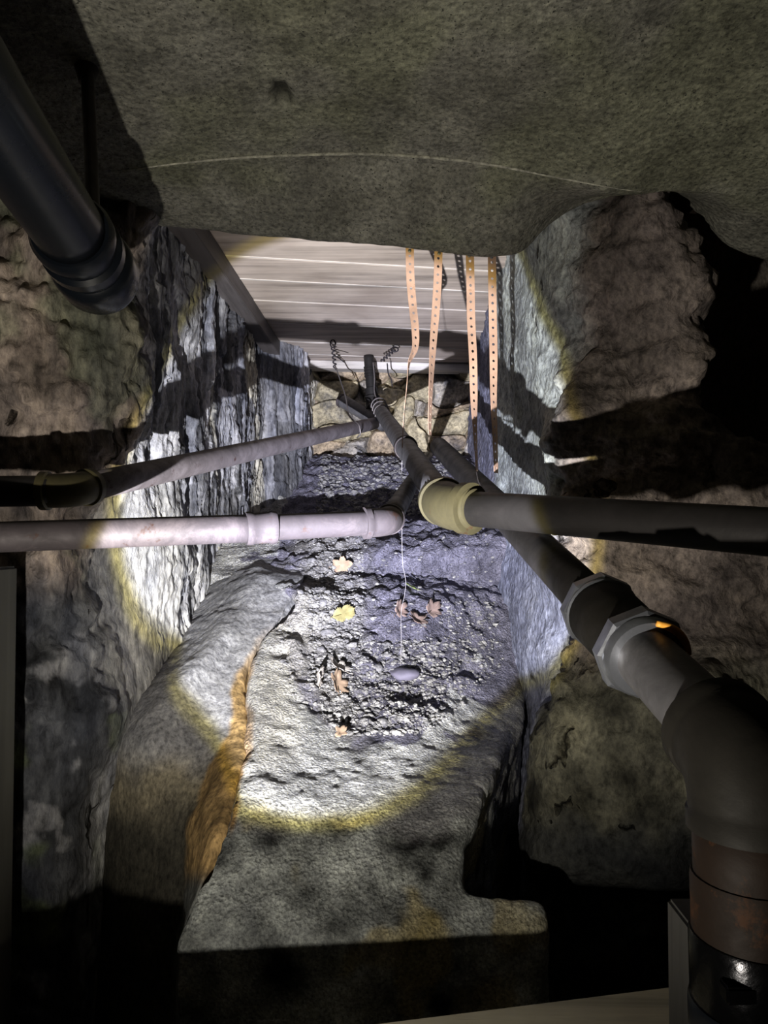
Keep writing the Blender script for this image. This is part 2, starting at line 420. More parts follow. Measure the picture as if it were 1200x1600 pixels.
# ------------------------------------------------------------------ back wall of coursed rubble
def wb_disp(p, n):
    q = Vector((p[0]*1.0, 0, p[2]*1.35))+Vector((.12*noise.noise(p*6), 0, .12*noise.noise(p*6+Vector((4, 4, 4)))))
    d0, d1, c = cells(q, 6.5, 1)
    return .05*sm(0, .16, d1-d0) + .05*noise.noise(c*7) + .018*fbm(p, 14, 4)
def wb_tint(p):
    q = Vector((p[0]*1.0, 0, p[2]*1.35))+Vector((.12*noise.noise(p*6), 0, .12*noise.noise(p*6+Vector((4, 4, 4)))))
    d0, d1, c = cells(q, 6.5, 1)
    k = noise.noise(c*11)
    base = Vector((1.45, 1.38, 1.15)) if k > .05 else (Vector((1.2, 1.2, 1.3)) if k > -.2 else Vector((1.2, 1.05, .92)))
    return [max(.05, v*(.35+.65*sm(0, .06, d1-d0))) for v in base*(1+.4*fbm(p, 12, 3))]
rows = [[W(x, 3.55+.03*math.sin(x*9), z) for x in (-.6, -.3, 0, .25, .6)] for z in (1.0, .7, .5, .3, .1, -.3)]
struct(surface('wall_back', rows, 260, 240, wb_disp, M['rubble'], flip=True, colfn=wb_tint))

# ------------------------------------------------------------------ floor: mortar apron, gravelly earth ramp, hollow behind its crest
def fl_disp(p, n):
    px, py = uv(p)
    g = gravelly(px, py)
    d = .006*fbm(p, 4, 2) + .004*fbm(p, 22, 4)+.002*fbm(p, 60, 3)
    d0, d1, c = cells(p+Vector((.02*noise.noise(p*20), .02*noise.noise(p*23), 0)), 38, 4)
    d += g*(.008*fbm(p, 22, 5)+.012*fbm(p+Vector((1, 1, 1)), 9, 3) + .010*(noise.noise(c*31))*sm(0, .25, d1-d0))
    return d
def gravelly(px, py):
    # where loose earth and gravel covers the mortar (an area of the floor)
    e = ((px-600)/185.0)**2
    lim = 1150-120*e
    left = 420+max(0, (900-py))*.0+max(0, py-880)*.12
    return sm(lim+25, lim-25, py)*sm(left-25, left+25, px)
def fl_tint(p):
    px, py = uv(p)
    n = fbm(p, 8, 5); n2 = fbm(p+Vector((3, 3, 3)), 20, 4)
    mortar = Vector((.80, .80, .80))*(1+.45*n+.25*n2)
    dirt = Vector((.26, .25, .33))*(1+.5*n2)
    pale = Vector((.55, .53, .5))*(1+.5*n2)
    g = sm(.35, .65, gravelly(px+60*n, py+70*n))
    d2 = dirt.lerp(pale, sm(90, 20, abs(px-515+20*n)+.15*abs(py-930)+30*n2)*.75*(py > 830))
    c = mortar.lerp(d2, g)
    och = Vector((.62, .34, .10))*(1+.4*n2)
    cx = crack_x(py)
    if py > 930:
        c = c.lerp(och, sm(5, -3, px-cx+8*n)*sm(930, 1060, py)*sm(1400, 1330, py))
        c = c.lerp(Vector((.9, .86, .78)), sm(70, 10, abs(px-cx-35))*.7*sm(1250, 1150, py))
    fr = sm(1250, 1300, py+40*n)
    grey = Vector((.60, .63, .60))*(1+1.5*n+.5*n2)  # past the beam edge; tone lifted to make up for weak spill
    ochre2 = Vector((.80, .66, .30))
    grey = grey.lerp(ochre2, sm(.0, .22, fbm(p+Vector((8, 1, 1)), 6, 4))*.6)
    c = c.lerp(grey, fr)
    return [max(.03, v) for v in c]
def crack_x(py):
    xs_ = [(900, 500), (930, 470), (1000, 412), (1080, 388), (1150, 393), (1200, 382), (1260, 372), (1330, 350), (1370, 325), (1460, 292), (1700, 285)]
    for (a, xa), (b, xb) in zip(xs_, xs_[1:]):
        if py <= b: return xa+(xb-xa)*max(0, (py-a))/(b-a)
    return 285
def mid(py, dl, dm, dr, drop=.10, xr=None, dc=None):
    """a row of the ramp from the broken left edge to the right wall"""
    cx = crack_x(py)
    a = P(cx, py, dl)
    xr = xr or 800
    r = [a+Vector((.03, .20, -drop-.12)), a+Vector((-.002, .06, -drop)), a+Vector((-.010, .0, -drop*.4)), a]
    for k, dd in ((.12, dl*.85+dm*.15), (.35, dl*.3+dm*.7), (.6, dm), (.8, dm*.5+dr*.5), (1, dr)):
        r.append(P(cx+(xr-cx)*k, py, dd))
    r += [r[-1]+Vector((.004, .06, -.06)), r[-1]+Vector((.10, .55, -.9))]
    return r
rows = []
rows.append(mid(1620, 1.12, 1.13, 1.15, .01, 850))
rows.append(mid(1462, 1.13, 1.14, 1.16, .03, 850))
rows.append(mid(1412, 1.15, 1.17, 1.19, .06, 838))
rows.append(mid(1392, 1.16, 1.18, 1.20, .07, 722))
rows.append(mid(1345, 1.18, 1.21, 1.23, .09, 718))
rows.append(mid(1265, 1.24, 1.29, 1.31, .10, 745))
rows.append(mid(1200, 1.36, 1.43, 1.48, .10, 775))
rows.append(mid(1130, 1.50, 1.60, 1.78, .08, 815))
rows.append(mid(1040, 1.70, 1.82, 2.0, .05, 815))
rows.append(mid(980, 1.84, 1.93, 2.12, .03, 815))
rows.append(mid(930, 1.95, 2.03, 2.22, .02, 815))
def flat(pys, d, x0=-.62, x1=.50, zs=None):
    n = 11; r = []
    for i in range(n):
        x = x0+(x1-x0)*i/(n-1)
        py = pys[0]+(pys[1]-pys[0])*i/(n-1)
        z = P(600, py, d).z if zs is None else CAMZ+zs
        r.append(Vector((x, d, z)))
    return r
rows.append(flat((895, 862), 2.16))
rows.append(flat((862, 812), 2.30))
rows.append(flat((835, 805), 2.38))
rows.append(flat((825, 812), 2.45))
rows.append(flat(None or (0, 0), 2.62, zs=.03))
rows.append(flat((0, 0), 2.9, zs=.06))
rows.append(flat((0, 0), 3.1, zs=.19))
rows.append(flat((0, 0), 3.3, zs=.32))
rows.append(flat((0, 0), 3.7, zs=.40))
floor = struct(surface('floor', rows, 380, 520, fl_disp, M['ground'], flip=False, colfn=fl_tint))

# smooth mortar bench along the foot of the left wall
def bench_tint(p):
    px, py = uv(p); n = fbm(p, 6, 4)
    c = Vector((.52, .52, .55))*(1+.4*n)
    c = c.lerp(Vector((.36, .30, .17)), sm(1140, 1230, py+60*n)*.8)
    c = c.lerp(Vector((.085, .080, .065)), sm(1215, 1320, py+70*n)*.93)  # darkness outside the beam painted into the lower bench
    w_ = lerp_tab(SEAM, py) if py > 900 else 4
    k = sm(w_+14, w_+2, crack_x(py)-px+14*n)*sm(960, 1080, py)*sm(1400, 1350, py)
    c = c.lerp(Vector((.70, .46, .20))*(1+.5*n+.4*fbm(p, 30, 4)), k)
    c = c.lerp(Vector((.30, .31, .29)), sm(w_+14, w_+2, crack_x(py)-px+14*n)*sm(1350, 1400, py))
    return [max(.02, v) for v in c]
rows = []
def lerp_tab(tab, x):
    for (a, va), (b, vb) in zip(tab, tab[1:]):
        if x <= b: return va+(vb-va)*max(0, x-a)/(b-a)
    return tab[-1][1]
SEAM = [(900, 4), (1040, 12), (1100, 20), (1180, 34), (1280, 62), (1330, 48), (1380, 20), (1480, 8), (1700, 8)]
FEDGE = [(876, 2.28), (930, 1.97), (980, 1.86), (1040, 1.72), (1130, 1.52), (1200, 1.38), (1265, 1.26), (1345, 1.20), (1462, 1.15), (1700, 1.14)]
for pl, d0, d1, py in ((165, 1.40, 1.34, 1640), (170, 1.41, 1.35, 1480), (175, 1.42, 1.36, 1400), (180, 1.43, 1.37, 1300), (185, 1.44, 1.42, 1220), (190, 1.46, 1.50, 1150), (230, 1.55, 1.62, 1080),
                       (290, 1.68, 1.74, 1020), (340, 1.86, 1.90, 960), (372, 2.02, 2.06, 905), (385, 2.20, 2.25, 876), (395, 2.4, 2.4, 850)):
    cx = crack_x(py) if py > 930 else 470+ (930-py)*.2
    w_ = lerp_tab(SEAM, py); fe = lerp_tab(FEDGE, py)
    rows.append([P(pl-60, py-6, d0+.25), P(pl, py, d0+.05), P(pl+(cx-pl)*.25, py, d0), P(pl+(cx-pl)*.6, py, d1*.8+d0*.2), P(cx-w_-8, py, d1), P(cx-w_*.85, py, fe*.5+d1*.5), P(cx-w_*.35, py, fe+.012), P(cx-2, py, fe+.03), P(cx+40, py+20, fe+.10)])
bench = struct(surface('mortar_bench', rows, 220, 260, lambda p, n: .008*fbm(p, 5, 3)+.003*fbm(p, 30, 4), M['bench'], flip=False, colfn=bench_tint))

# low dark ground in front of and under the wall
rows = [[W(x, y, -1.0) for x in (-2.2, -.8, .8, 2.2)] for y in (-.6, .3, 1.2, 1.5)]
struct(surface('floor', rows, 60, 50, lambda p, n: .03*fbm(p, 3, 4), M['dirt'], flip=False))

# ------------------------------------------------------------------ plank ceiling over the passage
def box(verts8, name, mat, parent=None, bev=0.0, smooth=False):
    f = [(0, 1, 2, 3), (7, 6, 5, 4), (0, 4, 5, 1), (1, 5, 6, 2), (2, 6, 7, 3), (3, 7, 4, 0)]
    me = mesh_from(verts8, f, name, smooth)
    bm = bmesh.new(); bm.from_mesh(me); bmesh.ops.recalc_face_normals(bm, faces=bm.faces)
    if bev: bmesh.ops.bevel(bm, geom=list(bm.edges), offset=bev, segments=2, affect='EDGES')
    bm.to_mesh(me); bm.free()
    return link(name, me, mat, parent)
def aabox(x0, x1, y0, y1, z0, z1, name, mat, parent=None, bev=0.0, skew=0.0):
    v = [(x0, y0, z0), (x1, y0+skew, z0), (x1, y1+skew, z0), (x0, y1, z0), (x0, y0, z1), (x1, y0+skew, z1), (x1, y1+skew, z1), (x0, y1, z1)]
    return box([W(*a) for a in v], name, mat, parent, bev)

# boards run across the passage; the seams are slightly askew
bm_all = bmesh.new(); bm_edge = bmesh.new()
def addbox(bm, vs):
    vv = [bm.verts.new(v) for v in vs]
    for f in [(0, 3, 2, 1), (4, 5, 6, 7), (0, 1, 5, 4), (1, 2, 6, 5), (2, 3, 7, 6), (3, 0, 4, 7)]:
        bm.faces.new([vv[i] for i in f])
yy = [1.58, 1.80, 2.08, 2.27, 2.48, 2.74, 3.02, 3.22, 3.42]
for i in range(len(yy)-1):
    z = .80 + (.0015 if i % 2 else 0)
    sk = .19
    a, b_ = yy[i]-.0+.0005, yy[i+1]-.0005
    vs = [W(-.60, a, z), W(.60, a+sk, z), W(.60, b_+sk, z+.001), W(-.60, b_, z+.001)]
    vs += [v+Vector((0, 0, .03)) for v in vs]
    addbox(bm_all, vs)
    # pale split fibres along the edge of each board
    h = .002 + .003*(i % 3)
    vs = [W(-.60, b_-h, z-.001), W(.60, b_+sk-h*.6, z-.001), W(.60, b_+sk, z-.001), W(-.60, b_, z-.001)]
    vs += [v+Vector((0, 0, .012)) for v in vs]
    addbox(bm_edge, vs)
bmesh.ops.bevel(bm_all, geom=list(bm_all.edges), offset=.002, segments=1, affect='EDGES')
me = bpy.data.meshes.new('plank_ceiling'); bm_all.to_mesh(me); bm_all.free()
pc = struct(link('plank_ceiling', me, M['plank']))
me = bpy.data.meshes.new('split_edge'); bm_edge.to_mesh(me); bm_edge.free()
link('split_edge', me, M['plank_edge'], pc)
# subfloor closing the gaps
aabox(-.8, .8, 1.5, 3.9, .84, .86, 'backing', M['trim'], pc)
# end beam at the far edge of the planks
eb = struct(aabox(-.43, .60, 3.36, 3.44, .765, .80, 'trim_2', M['plank_edge'], bev=.003, skew=.10))
# dark board on edge along the left side
tr = [P(328, 362, 2.00), P(340, 395, 1.97), P(440, 555, 3.1), P(452, 545, 3.22)]
def slabquad(a, b, c, d, off, name, mat):
    vs = [a, b, c, d]+[p+off for p in (a, b, c, d)]
    return box(vs, name, mat, None, .002)
struct(slabquad(W(-.53, 1.62, .80), W(-.53, 1.62, .742), W(-.49, 3.22, .742), W(-.49, 3.22, .80), Vector((.062, 0, 0)), 'trim_1', M['trim']))

# ------------------------------------------------------------------ pipe builders
def frame_for(t):
    t = t.normalized(); up = Vector((0, 0, 1)) if abs(t.z) < .9 else Vector((1, 0, 0))
    a = t.cross(up).normalized(); b = t.cross(a).normalized(); return a, b
def sweep(pts, radii, seg=28, cap=True, name='tube', smooth=True):
    pts = [Vector(p) for p in pts]; V = []; Fc = []
    a = None
    for i, p in enumerate(pts):
        t = (pts[min(i+1, len(pts)-1)]-pts[max(i-1, 0)]).normalized()
        if a is None: a, b = frame_for(t)
        else:
            a = (a-t*a.dot(t)).normalized(); b = t.cross(a).normalized()
        r = radii[i] if hasattr(radii, '__len__') else radii
        for k in range(seg):
            an = 2*math.pi*k/seg
            V.append(p+(a*math.cos(an)+b*math.sin(an))*r)
    n = len(pts)
    for i in range(n-1):
        for k in range(seg):
            Fc.append((i*seg+k, i*seg+(k+1) % seg, (i+1)*seg+(k+1) % seg, (i+1)*seg+k))
    if cap:
        Fc.append(tuple(range(seg))); Fc.append(tuple((n-1)*seg+k for k in range(seg)))
    me = mesh_from(V, Fc, name, smooth)
    bm = bmesh.new(); bm.from_mesh(me); bmesh.ops.recalc_face_normals(bm, faces=bm.faces); bm.to_mesh(me); bm.free()
    return me
def tube(name, pts, r, mat, parent, seg=32): return link(name, sweep(pts, r, seg, name=name), mat, parent)
def straight(name, a, b, r, mat, parent, seg=32, sag=0.0, n=14):
    pts = [a.lerp(b, i/(n-1))-Vector((0, 0, sag*math.sin(math.pi*i/(n-1)))) for i in range(n)]
    return tube(name, pts, r, mat, parent, seg)
def lathe(name, a, axis, prof, mat, parent, seg=36, smooth=True):
    """prof: (distance along axis, radius)"""
    axis = axis.normalized(); pts = []; rad = []
    for i, (t, r) in enumerate(prof):
        pts.append(a+axis*(t+i*1e-5)); rad.append(r)
    V = []; Fc = []; u, v = frame_for(axis)
    for p, r in zip(pts, rad):
        for k in range(seg):
            an = 2*math.pi*k/seg; V.append(p+(u*math.cos(an)+v*math.sin(an))*r)
    n = len(pts)
    for i in range(n-1):
        for k in range(seg): Fc.append((i*seg+k, i*seg+(k+1) % seg, (i+1)*seg+(k+1) % seg, (i+1)*seg+k))
    Fc.append(tuple(range(seg))); Fc.append(tuple((n-1)*seg+k for k in range(seg)))
    me = mesh_from(V, Fc, name, smooth)
    bm = bmesh.new(); bm.from_mesh(me); bmesh.ops.recalc_face_normals(bm, faces=bm.faces); bm.to_mesh(me); bm.free()
    if smooth:
        me.set_sharp_from_angle(angle=math.radians(38)) if hasattr(me, 'set_sharp_from_angle') else None
    return link(name, me, mat, parent)
def coupling(name, c, axis, length, r, mat, parent, lip=.004):
    h = length/2; a = c-axis.normalized()*h
    prof = [(0, r*.8), (0, r+lip*.7), (.002, r+lip), (.009, r+lip), (.012, r+.0005), (length-.012, r+.0005), (length-.009, r+lip), (length-.002, r+lip), (length, r+lip*.7), (length, r*.8)]
    return lathe(name, a, axis, prof, mat, parent)
def elbow(name, c, d_in, d_out, reach, r, mat, parent, collar=.005, clen=.018):
    """fitting at corner c: pipes leave along d_in and d_out (both away from c)"""
    d_in = d_in.normalized(); d_out = d_out.normalized()
    p0 = c+d_in*reach; p2 = c+d_out*reach
    q0 = c+d_in*(reach-clen); q2 = c+d_out*(reach-clen)
    pts = [p0, p0-d_in*.001, q0+d_in*.002, q0]; rad = [r*.85, r+collar, r+collar, r]
    n = 14
    for i in range(1, n):
        t = i/n; pts.append(q0*(1-t)**2+c*2*t*(1-t)+q2*t*t); rad.append(r*1.0)
    pts += [q2, q2+d_out*.002, p2-d_out*.001, p2]; rad += [r, r+collar, r+collar, r*.85]
    o = link(name, sweep(pts, rad, 36, name=name), mat, parent)
    if hasattr(o.data, 'set_sharp_from_angle'): o.data.set_sharp_from_angle(angle=math.radians(45))
    return o

struct(link('trim_3', sweep(RIDGE, [max(.0004, .0030*math.sin(math.pi*i/(NR-1))**.6*(1+.3*noise.noise(Vector((i*.3, 0, 0))))) for i in range(NR)], 8, name='ridge'), M['ridge']))
# ------------------------------------------------------------------ run A: upper left pipe
A0, A1 = P(-260, 770, 1.14), P(112, 767, 1.17)
A2 = P(584, 662, 2.95)
t = empty('drain_pipe', A1, 'thin dark pipe, upper of the two on the left, running back from an olive elbow', 'pipe')
straight('pipe', A0, P(80, 767, 1.165), .0245, M['iron_dark'], t)
dA = (A2-A1).normalized()
straight('pipe', A1+dA*.02, A2, [.0245]*14, M['iron_lit'], t, sag=.0)
elbow('elbow', A1+Vector((.0, .0, 0)), Vector((-1, -.03, 0)), dA, .048, .0275, M['fitting'], t, .0035, .014)

# ------------------------------------------------------------------ run B: lower left pipe
B0, B1 = P(-260, 848, .96), P(408, 825, 1.13)
B2 = P(606, 816, 1.21)
t = empty('drain_pipe', B2, 'lower left horizontal pipe with a pale coupling ending in an elbow mid-passage', 'pipe')
dB = (B2-B0).normalized()
straight('pipe', B0, B1, .0215, M['iron_dusty'], t)
straight('pipe', B1, B2-dB*.01, .0202, M['iron_dusty'], t)
coupling('coupling', B1, dB, .046, .0236, M['iron_dusty'], t, .0022)
B3 = P(669, 712, 3.3)
dR = (B3-B2).normalized()
elbow('elbow', B2, -dB, dR, .042, .0235, M['iron_dusty'], t, .0025, .012)
straight('pipe', B2+dR*.02, B3, .020, M['iron_dark'], t)

# ------------------------------------------------------------------ run C: right horizontal pipe, elbow, long run to the riser
C0 = P(1420, 848, .76); C1 = P(698, 792, 1.26); C2 = P(590, 636, 3.26)
t = empty('drain_pipe', C1, 'dark horizontal pipe from the right turning at a yellowish elbow towards the far riser', 'pipe')
dC = (C0-C1).normalized(); dD = (C2-C1).normalized()
straight('pipe', C1+dC*.02, C0+dC*1.0, .0290, M['iron_dark'], t)
elbow('elbow', C1, dC, dD, .058, .0395, M['fitting'], t, .004, .02)
straight('pipe', C1+dD*.02, C2, .0280, M['iron_grey'], t)
lathe('threaded_end', C1+dC*.055, dC, [(0, .02), (0, .034), (.004, .034), (.006, .030), (.010, .0335), (.012, .030), (.012, .02)], M['fitting'], t)
for k in range(3): lathe('wrench_mark', P(868+9*k, 806+.6*k, 1.095-.005*k), dC, [(0, .026), (0, .0288), (.0015, .0293), (.003, .0288), (.003, .026)], M['iron_grey'], t)
r0 = P(583, 640, 3.26); r1 = Vector((P(576, 566, 3.3).x, 3.28, CAMZ+.797))
straight('riser', r0, r1, .0225, M['iron_dark'], t)
up = (r1-r0).normalized()
elbow('elbow', r0, up, -dD*1.0, .06, .031, M['iron_dark'], t, .004, .014)
for k in range(4): lathe('rib_ring', r0+up*(.150+.013*k), up, [(0, .02), (0, .0235), (.002, .0265), (.007, .0265), (.009, .0235), (.009, .02)], M['iron_dark'], t)
lathe('hub', r0+up*.065, up, [(0, .02), (0, .028), (.03, .029), (.033, .026), (.033, .02)], M['iron_dark'], t)

# ------------------------------------------------------------------ run D: large diagonal pipe at right with union, elbow, vertical drop
D0 = P(686, 698, 2.32); D1 = P(1168, 1190, .570)
t = empty('drain_pipe', D1, 'large diagonal pipe on the right with a hexagonal union and an elbow dropping down', 'pipe')
dE = (D1-D0).normalized()
def onD(px):           # the point of the axis seen at this column
    lo, hi = 0.0, 1.0
    for _ in range(40):
        m_ = (lo+hi)/2
        if uv(D0.lerp(D1, m_))[0] < px: lo = m_
        else: hi = m_
    return D0.lerp(D1, lo)
U0, U1 = onD(938), onD(1003)
straight('pipe', D0, U0, .0290, M['iron_dark'], t)
straight('pipe', U0, D1-dE*.02, .0315, M['iron_grey'], t)
ul = (U1-U0).length
lathe('union_body', U0, dE, [(0, .03), (0, .040), (.012, .042), (ul*.55, .0405), (ul*.6, .038), (ul, .038), (ul, .03)], M['fitting_shaded'], t)
lathe('union_nut', U0-dE*.014, dE, [(0, .028), (0, .043), (.004, .0465), (.017, .0465), (.020, .044), (.020, .028)], M['galv'], t, seg=8, smooth=False)
lathe('union_nut', U1-dE*.016, dE, [(0, .028), (0, .045), (.004, .0485), (.019, .0485), (.022, .045), (.022, .028)], M['galv'], t, seg=8, smooth=False)
lathe('union_collar', U0+dE*.006, dE, [(0, .03), (0, .0435), (.004, .044), (.006, .042), (.006, .03)], M['galv'], t)
lathe('union_collar', U1+dE*.006, dE, [(0, .03), (0, .0435), (.005, .0430), (.010, .040), (.010, .031)], M['galv'], t)
# smear of orange sealant on the upper right of the second nut
u_, v_ = frame_for(dE); pts = []
for i in range(14):
    an = -2.1 + i*0.085
    q = Vector((math.cos(math.radians(84-i*6)), -.25, math.sin(math.radians(84-i*6))))
    q = (q-dE*q.dot(dE)).normalized(); pts.append(U1+dE*.019+q*.0405)
tube('sealant', pts, [.0030+.0014*math.sin(i/13*math.pi) for i in range(14)], M['sealant'], t, 10)
dn = Vector((.01, -.02, -1)).normalized()
elbow('elbow', D1, -dE, dn, .052, .0440, M['fitting_shaded'], t, .0018, .016)
D2 = D1+dn*.62
straight('pipe', D1+dn*.03, D2, .0415, M['iron_brown'], t)
lathe('coupling', D1+dn*.085, dn, [(0, .03), (0, .0430), (.004, .0440), (.062, .0440), (.066, .043), (.066, .03)], M['iron_brown'], t)
lathe('clamp_band', D1+dn*.128, dn, [(0, .03), (0, .0455), (.003, .0463), (.048, .0463), (.051, .0455), (.051, .03)], M['shiny'], t)
lathe('rubber_sleeve', D1+dn*.178, dn, [(0, .03), (0, .047), (.004, .048), (.05, .048), (.054, .046), (.054, .03)], M['plastic'], t)
cb = D1+dn*.150+Vector((-.030, -.038, 0))
aabox(cb.x-.010, cb.x+.012, cb.y-.004, cb.y+.010, cb.z-CAMZ-.006, cb.z-CAMZ+.006, 'clamp_screw', M['shiny'], t, .0015)

# ------------------------------------------------------------------ black plastic pipe upper left
E1 = P(112, 366, .98); E0 = P(-170, -60, .57)
t = empty('plastic_pipe', E1, 'glossy black plastic pipe with ribbed coupling, hanging upper left under the slab', 'pipe')
dP = (E1-E0).normalized()
straight('pipe', E0, E1, .0465, M['plastic'], t)
dQ = (P(155, 432, 1.12)-E1).normalized()
lathe('coupling', E1-dP*.01, dQ, [(a*1.5, b*1.5) for a, b in [(0, .02), (0, .034), (.006, .037), (.016, .037), (.020, .0335), (.032, .0335), (.036, .038), (.048, .038), (.052, .034), (.062, .034), (.066, .0385),
                                 (.074, .0405), (.100, .0405), (.106, .038), (.112, .037), (.112, .02)]], M['plastic'], t)
h0 = P(146, 345, 1.02); h1 = Vector((P(136, 60, 1.06).x, 1.06, CAMZ+.70))
straight('hanger_rod', h1, h0, .0095, M['band'], t, 12)
lathe('hanger_flange', h1-Vector((0, 0, .0)), Vector((0, 0, -1)), [(0, .005), (0, .022), (.006, .024), (.012, .019), (.030, .013), (.04, .011), (.04, .004)], M['band'], t, 20)

# ------------------------------------------------------------------ perforated straps with true holes
def make_strap(path, widths, twist, wbase=.0185, thick=.0011, pitch=.0185):
    """path: points top to bottom; twist in degrees per point"""
    pts = catmull([list(p)+[w_, tw] for p, w_, tw in zip(path, widths, twist)], 400)
    seg = np.linalg.norm(np.diff(pts[:, :3], axis=0), axis=1); cum = np.concatenate([[0], np.cumsum(seg)])
    L = cum[-1]; ncell = int(L/pitch)
    def at(s, x):
        s = min(max(s, 0), L); i = min(int(np.searchsorted(cum, s)), 399)
        p = Vector(pts[i, :3]); j = min(i+3, 399); k = max(i-3, 0)
        tg = Vector(pts[j, :3]-pts[k, :3]).normalized()
        a = math.radians(pts[i, 4]); sd = Vector((math.cos(a), math.sin(a), 0)); sd = (sd-tg*sd.dot(tg)).normalized()
        return p+sd*x*wbase*pts[i, 3]
    V = []; Fc = []; rad = .17
    for c in range(ncell):
        s0 = c*pitch; sc_ = s0+pitch/2
        ring_o = [(-.5, -1), (0, -1), (.5, -1), (.5, 0), (.5, 1), (0, 1), (-.5, 1), (-.5, 0)]
        b = len(V)
        for (x, y) in ring_o: V.append(at(sc_+y*pitch/2, x))
        for k in range(8):
            an = math.radians(-135+45*k)
            V.append(at(sc_+math.sin(an)*rad*wbase, math.cos(an)*rad))
        for k in range(8):
            k2 = (k+1) % 8; Fc.append((b+k, b+k2, b+8+k2, b+8+k))
    me = mesh_from(V, Fc, 'strap', True)
    bm = bmesh.new(); bm.from_mesh(me); bmesh.ops.remove_doubles(bm, verts=bm.verts, dist=1e-5)
    bmesh.ops.recalc_face_normals(bm, faces=bm.faces)
    r = bmesh.ops.solidify(bm, geom=list(bm.faces), thickness=thick); bm.to_mesh(me); bm.free()
    me.polygons.foreach_set('use_smooth', [False]*len(me.polygons))
    return me
G = 'perforated straps hanging from the slab edge'
SD = 1.63
def px_path(lst, d=SD, dd=0.0): return [P(x, y, d+dd*i/len(lst)) for i, (x, y) in enumerate(lst)]
straps = [
 ([(640, 342), (641, 430), (645, 480), (649, 520), (648, 545), (639, 566), (636, 600), (631, 650), (628, 702)], [1]*9, [2, 5, 15, 25, 45, 75, 84, 84, 84], 'leftmost copper perforated strap, twisting edge-on halfway down'),
 ([(686, 346), (684, 430), (681, 480), (677, 530), (674, 580), (672, 625), (671, 665), (672, 692)], [1]*8, [4, 8, 14, 30, 52, 62, 66, 68], 'second copper perforated strap from the left, narrowing as it turns'),
 ([(733, 350), (735, 440), (736, 500), (739, 560), (740, 610), (741, 650), (743, 695), (745, 742)], [1]*8, [0, 4, 5, 10, 20, 45, 62, 72], 'third copper perforated strap from the left, shaded below its middle'),
 ([(768, 352), (769, 440), (770, 500), (771, 560), (771, 620), (773, 680), (775, 745)], [1]*7, [0, 6, 10, 12, 35, 45, 55], 'rightmost copper perforated strap, beside the plastered right wall'),
]
for path, wd, tw, lab in straps:
    me = make_strap(px_path(path), wd, tw)
    o = link('perforated_strap', me, M['strap']); tag(o, lab, 'strap', G)
    top = P(path[0][0], path[0][1]+50, SD-.003)
    lathe('screw', top, Vector((0, -1, 0)), [(0, .001), (0, .0038), (.0015, .0034), (.0022, .001)], M['galv'], o, 12)

# ------------------------------------------------------------------ wires
def wire(name, pts, r, mat, parent=None, n=60, seg=8):
    c = catmull([list(p) for p in pts], n)
    return link(name, sweep([Vector(x) for x in c], r, seg, name=name), mat, parent)
def spiral(a, b, turns, rad, n=70):
    ax = (b-a).normalized(); u, v = frame_for(ax)
    return [a.lerp(b, i/n)+(u*math.cos(2*math.pi*turns*i/n)+v*math.sin(2*math.pi*turns*i/n))*rad for i in range(n+1)]
def raw(name, pts, r, mat, parent=None, seg=8): return link(name, sweep(pts, r, seg, name=name), mat, parent)
# left hanger: loop screwed in the planks, twisted tail, wire to the upper left pipe
h = P(520, 543, 3.02)
t = empty('wire_hanger', h, 'tie wire looped on the planks and running down to the upper left pipe', 'wire')
loop = [h+Vector((.010*math.cos(a), 0, .016*math.sin(a)+.016)) for a in [math.radians(-100+i*20) for i in range(18)]]
raw('hook', loop, .0028, M['wire_dark'], t)
raw('twist', spiral(h, P(524, 578, 3.02), 5, .006), .0032, M['wire_dark'], t)
wire('tail', [P(523, 556, 3.02), P(530, 560, 3.0), P(538, 566, 2.98)], .0025, M['wire_dark'], t)
wire('wire', [P(524, 572, 3.02), P(532, 595, 2.96), P(540, 620, 2.85), P(545, 648, 2.75), P(553, 657, 2.68), P(561, 665, 2.60), P(563, 678, 2.60), P(558, 684, 2.62)], .0026, M['wire'], t)
# right hanger
h = P(617, 546, 3.05)
t = empty('wire_hanger', h, 'tie wire hooked on the planks right of the riser, dangling a dark twist', 'wire')
loop = [h+Vector((.014*math.cos(a), 0, .010*math.sin(a))) for a in [math.radians(-140+i*18) for i in range(18)]]
raw('hook', loop, .0028, M['wire_dark'], t)
raw('twist', spiral(h, P(596, 565, 3.05), 5, .006), .0032, M['wire_dark'], t)
wire('wire', [P(605, 568, 3.15), P(607, 585, 3.2), P(611, 592, 3.2), P(613, 604, 3.2)], .0028, M['wire_dark'], t)
t = empty('tie_wire', P(592, 640, 3.1), 'pale tie wire wound round the far end of the long pipe below the riser', 'wire')
wire('wire', [P(583, 566, 3.22), P(585, 590, 3.2), P(585, 612, 3.18), P(590, 630, 3.14), P(592, 650, 3.05)], .0026, M['wire'], t)
raw('winding', spiral(P(590, 630, 3.16), P(599, 652, 2.95), 4, .033, 120), .0028, M['wire'], t)
# dark band round the long pipe
cB = C1.lerp(C2, .35)
t = link('pipe_band', sweep(spiral(cB, cB+dD*.03, 2, .0300, 60), .0035, 8, name='pipe_band'), M['band']); tag(t, 'dark wire band round the long pipe where the leftmost strap reaches it', 'band')
